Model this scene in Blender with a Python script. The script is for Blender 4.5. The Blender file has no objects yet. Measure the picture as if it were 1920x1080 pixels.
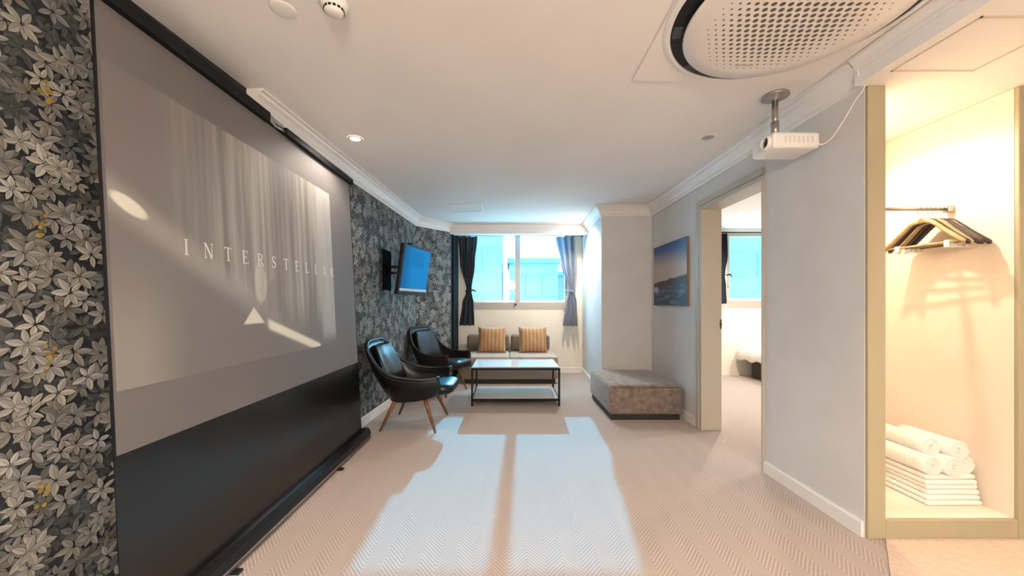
import bpy, bmesh, math, random
from mathutils import Vector, Matrix, Euler
PI = math.pi
random.seed(7)
S = bpy.context.scene
C = S.collection

# ------------------------------------------------------------------ camera
F_PX = 700.0
cam_d = bpy.data.cameras.new('camera'); cam = bpy.data.objects.new('camera', cam_d); C.objects.link(cam)
cam.location = (0, 0, 1.23); cam.rotation_euler = (PI/2, 0, 0)
cam_d.sensor_width = 36; cam_d.lens = F_PX/1920*36
cam_d.shift_x = 5/1920; cam_d.shift_y = 28/1920
cam_d.clip_start = 0.05; cam_d.clip_end = 300
S.camera = cam
# ------------------------------------------------------------------ world, sun, exposure
W = bpy.data.worlds.new('sky'); S.world = W; W.use_nodes = True
bg = W.node_tree.nodes['Background']; bg.inputs[0].default_value = (0.78, 0.92, 1.0, 1); bg.inputs[1].default_value = 5.5
sun_d = bpy.data.lights.new('sun', 'SUN'); sun = bpy.data.objects.new('sun', sun_d); C.objects.link(sun)
sun_d.energy = 3.3; sun_d.color = (0.24, 0.76, 1.0); sun_d.angle = math.radians(0.6)
sun_dir = Vector((-0.083, -2.05, -1.0)).normalized()
sun.rotation_euler = sun_dir.to_track_quat('-Z', 'Y').to_euler(); sun.location = (0, 12, 8)
S.view_settings.view_transform = 'Standard'; S.view_settings.look = 'None'
S.view_settings.exposure = 1.25; S.view_settings.gamma = 1; S.view_settings.use_curve_mapping = False
WARM = (1.0, 0.88, 0.77)
def lamp(name, loc, power, size=0.05, color=WARM, angle=150, blend=0.6):
    d = bpy.data.lights.new(name, 'SPOT'); o = bpy.data.objects.new(name, d); C.objects.link(o)
    d.energy = power; d.shadow_soft_size = size; d.color = color
    d.spot_size = math.radians(angle); d.spot_blend = blend
    o.location = loc
    return o

# ------------------------------------------------------------------ node helpers
class Ex:
    """scalar socket with arithmetic"""
    def __init__(s, nt, sock): s.nt = nt; s.k = sock
    def _m(s, op, *a):
        n = s.nt.nodes.new('ShaderNodeMath'); n.operation = op
        for i, v in enumerate((s,)+a):
            if isinstance(v, Ex): s.nt.links.new(v.k, n.inputs[i])
            else: n.inputs[i].default_value = v
        return Ex(s.nt, n.outputs[0])
    def _c(s, v):
        n = s.nt.nodes.new('ShaderNodeValue'); n.outputs[0].default_value = v; return Ex(s.nt, n.outputs[0])
    def __add__(s, o): return s._m('ADD', o)
    __radd__ = __add__
    def __sub__(s, o): return s._m('SUBTRACT', o)
    def __rsub__(s, o): return s._c(o)._m('SUBTRACT', s)
    def __mul__(s, o): return s._m('MULTIPLY', o)
    __rmul__ = __mul__
    def __truediv__(s, o): return s._m('DIVIDE', o)
    def frac(s): return s._m('FRACT')
    def abs(s): return s._m('ABSOLUTE')
    def sqrt(s): return s._m('SQRT')
    def sin(s): return s._m('SINE')
    def mn(s, o): return s._m('MINIMUM', o)
    def mx(s, o): return s._m('MAXIMUM', o)
    def pow(s, o): return s._m('POWER', o)
    def step(s, a, b):
        """0 at a, 1 at b, smooth"""
        n = s.nt.nodes.new('ShaderNodeMapRange'); n.interpolation_type = 'SMOOTHSTEP'
        s.nt.links.new(s.k, n.inputs[0])
        inv = a > b
        lo, hi = (b, a) if inv else (a, b)
        n.inputs[1].default_value = lo; n.inputs[2].default_value = hi
        n.inputs[3].default_value = 1 if inv else 0; n.inputs[4].default_value = 0 if inv else 1
        return Ex(s.nt, n.outputs[0])
def coords(nt, kind='Object'):
    t = nt.nodes.new('ShaderNodeTexCoord'); sp = nt.nodes.new('ShaderNodeSeparateXYZ')
    nt.links.new(t.outputs[kind], sp.inputs[0])
    return [Ex(nt, sp.outputs[i]) for i in range(3)]
def noise(nt, scale=(1, 1, 1), detail=3, kind='Object', rough=0.5):
    t = nt.nodes.new('ShaderNodeTexCoord'); mp = nt.nodes.new('ShaderNodeMapping'); n = nt.nodes.new('ShaderNodeTexNoise')
    mp.inputs['Scale'].default_value = scale; nt.links.new(t.outputs[kind], mp.inputs[0]); nt.links.new(mp.outputs[0], n.inputs['Vector'])
    n.inputs['Scale'].default_value = 1; n.inputs['Detail'].default_value = detail; n.inputs['Roughness'].default_value = rough
    return Ex(nt, n.outputs[0])
def mixc(nt, fac, a, b):
    n = nt.nodes.new('ShaderNodeMix'); n.data_type = 'RGBA'
    if isinstance(fac, Ex): nt.links.new(fac.k, n.inputs[0])
    else: n.inputs[0].default_value = fac
    for i, v in ((6, a), (7, b)):
        if isinstance(v, tuple): n.inputs[i].default_value = (*v[:3], 1)
        else: nt.links.new(v, n.inputs[i])
    return n.outputs[2]
MATS = {}
def mat(name, col, rough=0.5, metal=0.0, spec=0.5, vary=0.0, vscale=20, bump=0.0, bscale=200, sheen=0, coat=0, emit=None, estr=1.0, stretch=(1, 1, 1)):
    if name in MATS: return MATS[name]
    m = bpy.data.materials.new(name); m.use_nodes = True; nt = m.node_tree; b = nt.nodes['Principled BSDF']
    b.inputs['Base Color'].default_value = (*col, 1); b.inputs['Roughness'].default_value = rough
    b.inputs['Metallic'].default_value = metal; b.inputs['Specular IOR Level'].default_value = spec
    if sheen: b.inputs['Sheen Weight'].default_value = sheen
    if coat: b.inputs['Coat Weight'].default_value = coat
    if vary:
        n = noise(nt, tuple(vscale*k for k in stretch), 4).step(0.3, 0.7)
        c = mixc(nt, n, tuple(max(0, v*(1-vary)) for v in col), tuple(min(1, v*(1+vary)) for v in col))
        nt.links.new(c, b.inputs['Base Color'])
    if bump:
        n = noise(nt, tuple(bscale*k for k in stretch), 2)
        bp = nt.nodes.new('ShaderNodeBump'); bp.inputs['Strength'].default_value = bump; bp.inputs['Distance'].default_value = 0.002
        nt.links.new(n.k, bp.inputs['Height']); nt.links.new(bp.outputs[0], b.inputs['Normal'])
    if emit:
        b.inputs['Emission Color'].default_value = (*emit, 1); b.inputs['Emission Strength'].default_value = estr
    MATS[name] = m
    return m
def setbase(m, sock, inp='Base Color'):
    m.node_tree.links.new(sock, m.node_tree.nodes['Principled BSDF'].inputs[inp])

# ------------------------------------------------------------------ object helpers
def tag(o, label=None, cat=None, group=None, kind=None):
    if label: o['label'] = label
    if cat: o['category'] = cat
    if group: o['group'] = group
    if kind: o['kind'] = kind
    return o
def thing(name, label, cat, loc=(0, 0, 0), rz=0, group=None):
    o = bpy.data.objects.new(name, None); o.empty_display_size = 0.1; C.objects.link(o)
    o.location = loc; o.rotation_euler = (0, 0, rz)
    return tag(o, label, cat, group)
def copy_tree(o, parent=None):
    c = o.copy(); C.objects.link(c)
    if parent: c.parent = parent
    for ch in list(o.children): copy_tree(ch, c)
    return c
class MB:
    def __init__(s): s.bm = bmesh.new()
    def box(s, lo, hi, bevel=0, seg=2, mx=None, mi=0):
        r = bmesh.ops.create_cube(s.bm, size=1); vs = r['verts']
        sz = [hi[i]-lo[i] for i in range(3)]; ce = [(hi[i]+lo[i])/2 for i in range(3)]
        for v in vs: v.co = Vector((v.co.x*sz[0]+ce[0], v.co.y*sz[1]+ce[1], v.co.z*sz[2]+ce[2]))
        fs = {f for v in vs for f in v.link_faces}
        for f in fs: f.material_index = mi
        if bevel:
            es = list({e for v in vs for e in v.link_edges})
            r = bmesh.ops.bevel(s.bm, geom=es, offset=bevel, segments=seg, profile=0.5, affect='EDGES')
            vs = list({v for f in r['faces'] for v in f.verts} | {v for v in vs if v.is_valid})
            for f in r['faces']: f.material_index = mi
        if mx is not None: bmesh.ops.transform(s.bm, matrix=mx, verts=vs)
        return s
    def tube(s, pts, rad, n=12, caps=True, mi=0):
        pts = [Vector(p) for p in pts]
        if not isinstance(rad, (list, tuple)): rad = [rad]*len(pts)
        rings = []; prev = None
        for i, p in enumerate(pts):
            d = (pts[min(i+1, len(pts)-1)]-pts[max(i-1, 0)]).normalized()
            if prev is None:
                a = Vector((0, 0, 1)) if abs(d.z) < 0.9 else Vector((1, 0, 0))
                u = d.cross(a).normalized()
            else:
                u = (prev-d*prev.dot(d)).normalized()
            prev = u; w = d.cross(u)
            rings.append([s.bm.verts.new(p+(u*math.cos(2*PI*k/n)+w*math.sin(2*PI*k/n))*rad[i]) for k in range(n)])
        for a, b in zip(rings, rings[1:]):
            for k in range(n):
                f = s.bm.faces.new((a[k], a[(k+1) % n], b[(k+1) % n], b[k])); f.material_index = mi; f.smooth = True
        if caps:
            for r in (rings[0][::-1], rings[-1]):
                f = s.bm.faces.new(r); f.material_index = mi
        return s
    def lathe(s, prof, n=48, ce=(0, 0, 0), mi=0, axis='Z'):
        """prof: list of (r, z)"""
        rings = []
        for r, z in prof:
            if r < 1e-6: rings.append([s.bm.verts.new(s._ax(0, 0, z, ce, axis))])
            else: rings.append([s.bm.verts.new(s._ax(r*math.cos(2*PI*k/n), r*math.sin(2*PI*k/n), z, ce, axis)) for k in range(n)])
        for a, b in zip(rings, rings[1:]):
            for k in range(n):
                q = [a[k % len(a)], a[(k+1) % len(a)], b[(k+1) % len(b)], b[k % len(b)]]
                q = list(dict.fromkeys(q))
                if len(q) > 2:
                    f = s.bm.faces.new(q); f.smooth = True; f.material_index = mi
        return s
    def _ax(s, x, y, z, c, axis):
        v = {'Z': (x, y, z), 'X': (z, x, y), 'Y': (x, z, y)}[axis]
        return Vector(v)+Vector(c)
    def grid(s, nu, nv, fn, mi=0, closed=False, smooth=True):
        vs = [[s.bm.verts.new(fn(i/nu, j/nv)) for j in range(nv+1)] for i in range(nu if closed else nu+1)]
        for i in range(nu):
            for j in range(nv):
                i2 = (i+1) % len(vs)
                f = s.bm.faces.new((vs[i][j], vs[i2][j], vs[i2][j+1], vs[i][j+1])); f.smooth = smooth; f.material_index = mi
        return s
    def prism(s, poly, z0, z1, mi=0):
        a = [s.bm.verts.new((x, y, z0)) for x, y in poly]; b = [s.bm.verts.new((x, y, z1)) for x, y in poly]
        s.bm.faces.new(a[::-1]).material_index = mi; s.bm.faces.new(b).material_index = mi
        for i in range(len(a)):
            j = (i+1) % len(a); s.bm.faces.new((a[i], a[j], b[j], b[i])).material_index = mi
        return s
    def build(s, name, m, parent=None, smooth=False, mx=None, recalc=True):
        if mx is not None: bmesh.ops.transform(s.bm, matrix=mx, verts=s.bm.verts[:])
        if recalc: bmesh.ops.recalc_face_normals(s.bm, faces=s.bm.faces[:])
        me = bpy.data.meshes.new(name); s.bm.to_mesh(me); s.bm.free()
        for q in (m if isinstance(m, (list, tuple)) else [m]): me.materials.append(q)
        if smooth:
            for p in me.polygons: p.use_smooth = True
        o = bpy.data.objects.new(name, me); C.objects.link(o)
        if parent is not None: o.parent = parent
        return o
def solid(o, t, offset=-1):
    md = o.modifiers.new('thickness', 'SOLIDIFY'); md.thickness = t; md.offset = offset; return o
def subs(o, n=1):
    md = o.modifiers.new('smooth', 'SUBSURF'); md.levels = n; md.render_levels = n; return o
def struct(name, mb, m, parent=None, **k):
    o = mb.build(name, m, parent, **k)
    if parent is None: o['kind'] = 'structure'
    return o
def catmull(pts, n):
    """n samples along a Catmull-Rom spline through pts"""
    pts = [Vector(p) for p in pts]; out = []
    for k in range(n):
        t = k/(n-1)*(len(pts)-1); i = min(int(t), len(pts)-2); t -= i
        p0 = pts[max(i-1, 0)]; p1 = pts[i]; p2 = pts[i+1]; p3 = pts[min(i+2, len(pts)-1)]
        out.append(0.5*((2*p1)+(p2-p0)*t+(2*p0-5*p1+4*p2-p3)*t*t+(3*p1-p0-3*p2+p3)*t**3))
    return out

# ------------------------------------------------------------------ materials
M_wall = mat('grey_wall_paint', (0.64, 0.625, 0.615), 0.75, vary=0.03, vscale=4, bump=0.15, bscale=260)
M_cream = mat('cream_wall_paint', (0.78, 0.71, 0.60), 0.75, vary=0.02, vscale=4, bump=0.1, bscale=260)
M_white = mat('white_wall_paint', (0.80, 0.775, 0.74), 0.7, vary=0.02, vscale=4)
M_ceil = mat('ceiling_paint', (0.86, 0.835, 0.81), 0.85, vary=0.015, vscale=2)
M_trim = mat('white_trim_paint', (0.80, 0.77, 0.735), 0.45)
M_olive = mat('beige_frame_paint', (0.38, 0.335, 0.225), 0.45, vary=0.03, vscale=6, stretch=(1, 1, 0.1))
M_frame = mat('beige_window_frame', (0.42, 0.37, 0.31), 0.4)
M_jamb = mat('taupe_door_frame', (0.47, 0.43, 0.36), 0.45)
M_niche = mat('niche_paint', (0.82, 0.72, 0.60), 0.6, vary=0.02, vscale=4)
M_entry = mat('pale_vinyl_floor', (0.60, 0.47, 0.37), 0.5, vary=0.08, vscale=60, bump=0.2, bscale=300)
M_black = mat('matt_black_metal', (0.009, 0.009, 0.010), 0.5, spec=0.25)
M_blackp = mat('black_plastic', (0.010, 0.010, 0.012), 0.45, spec=0.25)
M_steel = mat('brushed_steel', (0.42, 0.40, 0.37), 0.35, metal=0.9, vary=0.05, vscale=50)
M_chrome = mat('chrome', (0.75, 0.75, 0.74), 0.15, metal=1)
M_wplast = mat('white_plastic', (0.85, 0.84, 0.81), 0.35)
M_leather = mat('black_leather', (0.006, 0.007, 0.008), 0.27, spec=0.4, vary=0.3, vscale=30, bump=0.25, bscale=160)
M_brownl = mat('dark_brown_leather', (0.013, 0.009, 0.008), 0.5, spec=0.25, vary=0.3, vscale=30, bump=0.25, bscale=160)
M_wood = mat('walnut_leg', (0.20, 0.085, 0.035), 0.4, vary=0.35, vscale=12, stretch=(6, 6, 1))
M_sofa = mat('taupe_fabric', (0.28, 0.225, 0.175), 0.9, vary=0.12, vscale=60, bump=0.5, bscale=500, sheen=0.2)
M_otto = mat('mottled_taupe_velvet', (0.21, 0.16, 0.13), 0.8, vary=0.28, vscale=16, bump=0.4, bscale=300, sheen=0.3)
M_plinth = mat('dark_plinth', (0.02, 0.017, 0.015), 0.6)
M_towel = mat('white_terry', (0.88, 0.86, 0.80), 0.95, vary=0.04, vscale=90, bump=0.8, bscale=500, sheen=0.3)
M_linen = mat('white_linen', (0.86, 0.84, 0.80), 0.9, vary=0.03, vscale=12, bump=0.3, bscale=120)
M_lampon = mat('lit_lamp_lens', (1, 1, 1), 0.4, emit=(1.0, 0.88, 0.74), estr=14)
M_lampoff = mat('unlit_lamp_lens', (0.38, 0.36, 0.34), 0.3)
M_bulb = mat('lit_bulb', (1, 1, 1), 0.4, emit=(1.0, 0.88, 0.72), estr=22)
M_tvtrim = mat('silver_trim', (0.55, 0.62, 0.68), 0.3, metal=0.4)
M_hblack = mat('dark_stained_hanger', (0.025, 0.014, 0.010), 0.35)
M_htan = mat('varnished_tan_hanger', (0.42, 0.30, 0.15), 0.35, vary=0.2, vscale=20)
M_clip = mat('white_clip', (0.80, 0.76, 0.70), 0.4)

# carpet with woven zigzag lines
M_carpet = mat('herringbone_carpet', (0.5, 0.4, 0.34), 0.95, sheen=0.15)
nt = M_carpet.node_tree; x, y, z = coords(nt)
per = 0.17
tri = ((x/per).frac()-0.5).abs()*2
wv = (y+tri*0.10+noise(nt, (9, 9, 9), 2)*0.006)/0.0235
ln = (wv.frac()-0.5).abs()*2
line = ln.step(0.25, 0.75)
fib = noise(nt, (260, 260, 260), 2)
big = noise(nt, (1.3, 1.3, 1), 2)
c = mixc(nt, line, (0.315, 0.24, 0.20), (0.455, 0.37, 0.32))
c = mixc(nt, fib.step(0.3, 0.7)*0.35, c, (0.44, 0.36, 0.31))
setbase(M_carpet, c)
bp = nt.nodes.new('ShaderNodeBump'); bp.inputs['Strength'].default_value = 0.5; bp.inputs['Distance'].default_value = 0.003
nt.links.new((line+fib*0.5).k, bp.inputs['Height']); nt.links.new(bp.outputs[0], nt.nodes['Principled BSDF'].inputs['Normal'])

# glass
def glass(name, tint, gloss=0.08):
    m = bpy.data.materials.new(name); m.use_nodes = True; nt = m.node_tree; nt.nodes.clear()
    o = nt.nodes.new('ShaderNodeOutputMaterial'); t = nt.nodes.new('ShaderNodeBsdfTransparent'); g = nt.nodes.new('ShaderNodeBsdfGlossy'); mx = nt.nodes.new('ShaderNodeMixShader')
    t.inputs[0].default_value = (*tint, 1); g.inputs['Roughness'].default_value = 0.03; mx.inputs[0].default_value = gloss
    nt.links.new(t.outputs[0], mx.inputs[1]); nt.links.new(g.outputs[0], mx.inputs[2]); nt.links.new(mx.outputs[0], o.inputs[0])
    return m
M_glass = glass('blue_tinted_glass', (0.60, 0.88, 1.0), 0.05)
M_tglass = mat('frosted_table_glass', (0.62, 0.66, 0.66), 0.12, coat=0.3)

# ------------------------------------------------------------------ dimensions of the place
XR = 1.86; ZC = 2.49; ZS = 2.36          # right wall, ceiling, soffit
YB = 6.60                                # window wall
YN = 1.945                               # front plane of the open closet
YD0, YD1 = 2.725, 3.64                   # doorway in the right wall
YC = 4.876                               # boxed-out corner
def xl(y): return -1.652+0.05*y          # left wallpapered wall
P1 = (xl(5.48), 5.48); P2 = (-0.932, 6.0)
BACK = -2.4; XE = 3.9

# ------------------------------------------------------------------ structure
struct('floor', MB().box((-2.1, BACK-0.2, -0.12), (5.9, 7.0, 0)), M_carpet)
struct('floor_entry', MB().prism([(1.955, YN-0.005), (1.55, 1.50), (1.55, 0.2), (3.8, 0.2), (3.8, YN-0.005)], 0.0, 0.006), M_entry)
struct('ceiling', MB().box((-2.1, BACK-0.2, ZC), (5.9, YB+0.06, ZC+0.12)), M_ceil)
struct('ceiling_soffit', MB().box((1.80, BACK, ZS), (XE, YN+0.001, ZC-0.001)).box((1.957, YN+0.001, ZS), (2.80, 2.62, ZC-0.001)), M_ceil)
# lowered beam in front of the window
struct('ceiling_beam', MB().box((-1.02, 5.97, 2.335), (1.262, 6.12, ZC-0.001), 0.004, 1), M_ceil)
# left wallpapered wall
wl = struct('wall_left', MB().prism([(xl(BACK), BACK), (xl(5.48), 5.48), (xl(5.48)-0.2, 5.48), (xl(BACK)-0.2, BACK)][::-1], 0, ZC-0.001), mat('wallpaper_ground', (0.017, 0.022, 0.028), 0.7, vary=0.3, vscale=30))
struct('wall_left_angled', MB().prism([P1, P2, (-0.93, 6.03), (-0.93, YB), (-1.45, YB), (-1.578, 5.48)][::-1], 0, ZC-0.001), MATS['wallpaper_ground'])
struct('wall_left_return', MB().box((-0.931, 6.035, 0.001), (-0.90, YB-0.002, ZC-0.002)), mat('dark_recess', (0.012, 0.014, 0.017), 0.8, spec=0.1))  # near-black strip on the wall return beside the window
# window wall with opening
WX0, WX1, WZ0, WZ1 = -0.74, 1.02, 1.11, 2.483
mb = MB()
mb.box((-0.929, YB, 0), (WX0, YB+0.10, ZC-0.002)).box((WX1, YB, 0), (1.40, YB+0.10, ZC-0.002)).box((WX0, YB, 0), (WX1, YB+0.10, WZ0)).box((WX0, YB, WZ1), (WX1, YB+0.10, ZC-0.002))
struct('wall_back', mb, M_cream)
# side of boxed corner (faces the sofa) and the boxed corner itself
struct('wall_box', MB().prism([(1.205, YC), (XR+0.17, YC), (XR+0.17, YB-0.002), (1.29, YB-0.002)], 0, ZC-0.002), M_wall)
# right wall: stretch with picture, head over doorway, stretch beside the closet
mb = MB()
mb.box((XR, YD1, 0), (XR+0.169, YC-0.002, ZC-0.002))
mb.box((XR, YD0+0.002, 2.17), (XR+0.169, YD1, ZC-0.002))
struct('wall_right', mb, M_wall)
struct('wall_right_near', MB().box((XR, YN+0.012, 0), (XR+0.095, YD0, ZC-0.003)), M_wall)
# closet niche shell
mb = MB()
mb.box((1.957, 2.62, 0), (2.80, YD0-0.003, ZS+0.12))         # back
mb.box((2.65, YN+0.015, 0.0), (2.80, 2.62, ZS-0.002))                 # right side
mb.box((1.9565, YN+0.056, 0.101), (1.965, 2.62, ZS-0.003))      # left lining
struct('wall_closet', mb, M_niche)
struct('floor_closet', MB().box((1.957, YN+0.02, 0), (2.65, 2.62, 0.10)), mat('niche_shelf_paint', (0.83, 0.77, 0.65), 0.5))
# entry walls, rear of room
struct('wall_entry', MB().box((2.70, YN+0.0, 0), (XE, YN+0.12, ZS-0.002)), M_cream)
struct('wall_east', MB().box((XE, BACK, 0), (XE+0.12, YN+0.12, ZC-0.002)), M_cream)
struct('wall_rear', MB().box((-2.05, BACK-0.12, 0), (XE, BACK, ZC-0.002)), M_white)
# bedroom shell
BYB = 6.35
mb = MB(); bx0, bx1, bz0, bz1 = 3.70, 4.95, 1.14, 2.44
mb.box((2.03, BYB, 0), (bx0, BYB+0.2, ZC-0.003)).box((bx1, BYB, 0), (5.7, BYB+0.2, ZC-0.003)).box((bx0, BYB, 0), (bx1, BYB+0.2, bz0)).box((bx0, BYB, bz1), (bx1, BYB+0.2, ZC-0.003))
struct('wall_bedroom_back', mb, M_cream)
struct('wall_bedroom_side', MB().box((5.6, YD0, 0), (5.72, BYB, ZC-0.003)), M_cream)
struct('wall_bedroom_front', MB().box((2.80, YD0-0.12, 0), (5.72, YD0-0.004, ZC-0.004)), M_cream)

# door frame (far jamb, near edge, head)
dr = tag(thing('door_1', None, None, (XR, YD1, 0)), kind='structure')
MB().box((-0.012, -0.045, 0), (0.185, 0.0-0.001, 2.169), 0.003, 1).box((-0.018, 0.0, 0), (-0.001, 0.05, 2.22), 0.002, 1).build('door_jamb', M_jamb, dr)
MB().box((-0.012, -(YD1-YD0)+0.001, 2.13), (0.185, -0.046, 2.168), 0.003, 1).box((-0.018, -(YD1-YD0), 2.17), (-0.001, 0.0, 2.22), 0.002, 1).build('door_head', M_jamb, dr)
MB().box((-0.014, -(YD1-YD0)-0.006, 0), (0.10, -(YD1-YD0)+0.014, 2.129), 0.003, 1).build('door_jamb', M_jamb, dr)
MB().box((0.168, -0.049, 0.98), (0.184, -0.046, 1.07)).lathe([(0.0, 0), (0.012, 0.0), (0.012, 0.03), (0, 0.032)], 12, (0.176, -0.05, 1.025), axis='Y').build('strike_plate', mat('bronze', (0.12, 0.07, 0.03), 0.4, metal=0.8), dr, mx=None)
# closet frame
cf = tag(thing('trim_closet', None, None, (0, YN, 0)), kind='structure')
MB().box((XR+0.004, -0.006, 0), (1.957, 0.055, ZS-0.001), 0.003, 1).build('frame_post', M_olive, cf)
MB().box((2.649, -0.006, 0), (2.705, 0.014, ZS-0.001), 0.003, 1).build('frame_post', M_olive, cf)
MB().box((1.9575, -0.004, 0), (2.6485, 0.0195, 0.10), 0.003, 1).build('frame_sill', M_olive, cf)
# access hatch outline in the soffit
mb = MB()
for lo, hi in (((1.86, 1.47), (2.26, 1.478)), ((1.86, 1.812), (2.26, 1.82)), ((1.86, 1.47), (1.868, 1.82)), ((2.252, 1.47), (2.26, 1.82))):
    mb.box((lo[0], lo[1], ZS-0.003), (hi[0], hi[1], ZS-0.0005))
struct('trim_hatch', mb, mat('hatch_gap', (0.62, 0.53, 0.42), 0.7))

# baseboards
def baseboard(name, pts, h=0.085, t=0.014):
    mb = MB()
    for (ax, ay), (bx_, by_) in zip(pts, pts[1:]):
        a = Vector((ax, ay)); b = Vector((bx_, by_)); d = (b-a).normalized(); n = Vector((-d.y, d.x))*t
        mb.prism([tuple(a), tuple(b), tuple(b+n), tuple(a+n)], 0.0, h)
        n2 = n*0.6
        mb.prism([tuple(a), tuple(b), tuple(b+n2), tuple(a+n2)], h, h+0.008)
    return struct(name, mb, M_trim)
baseboard('baseboard_right_near', [(XR, YN+0.015), (XR, YD0-0.012)], 0.075)
baseboard('baseboard_right', [(XR, YD1+0.055), (XR, YC)])
baseboard('baseboard_corner', [(XR, YC), (1.205, YC)])
baseboard('baseboard_box', [(1.205, YC), (1.29, YB)])
baseboard('baseboard_back', [(1.29, YB), (-0.90, YB)])
baseboard('baseboard_left', [P2, P1, (xl(BACK), BACK)])
# crown mouldings : profile swept along polylines (room side on the left of the direction)
def crown(name, pts, top=ZC-0.0015, s=1.0):
    prof = [(0, -0.128), (0.016, -0.128), (0.020, -0.108), (0.032, -0.10), (0.040, -0.075), (0.062, -0.045), (0.080, -0.032), (0.086, -0.018), (0.104, -0.016), (0.104, 0.0), (0, 0)]
    pts = [Vector(p) for p in pts]; n = len(pts); mb = MB(); rings = []
    for i, p in enumerate(pts):
        d0 = (pts[i]-pts[i-1]).normalized() if i else None
        d1 = (pts[i+1]-pts[i]).normalized() if i < n-1 else None
        if d0 is None: d0 = d1
        if d1 is None: d1 = d0
        n0 = Vector((-d0.y, d0.x)); n1 = Vector((-d1.y, d1.x)); m = (n0+n1); m = m/(m.length_squared/2)
        rings.append([mb.bm.verts.new((p.x+m.x*u*s, p.y+m.y*u*s, top+w*s)) for u, w in prof])
    for a, b in zip(rings, rings[1:]):
        for k in range(len(prof)):
            mb.bm.faces.new((a[k], a[(k+1) % len(prof)], b[(k+1) % len(prof)], b[k]))
    mb.bm.faces.new(rings[0]); mb.bm.faces.new(rings[-1][::-1])
    return struct(name, mb, M_trim)
crown('trim_crown_right', [(XR, YN), (XR, YC), (1.205, YC), (1.259, 5.96)])
crown('trim_crown_soffit', [(1.80, BACK+0.01), (1.80, YN-0.01)], s=0.5)
crown('trim_crown_left', [(P2[0]-0.035, P2[1]-0.04), P1, (xl(2.19), 2.19)])

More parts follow.
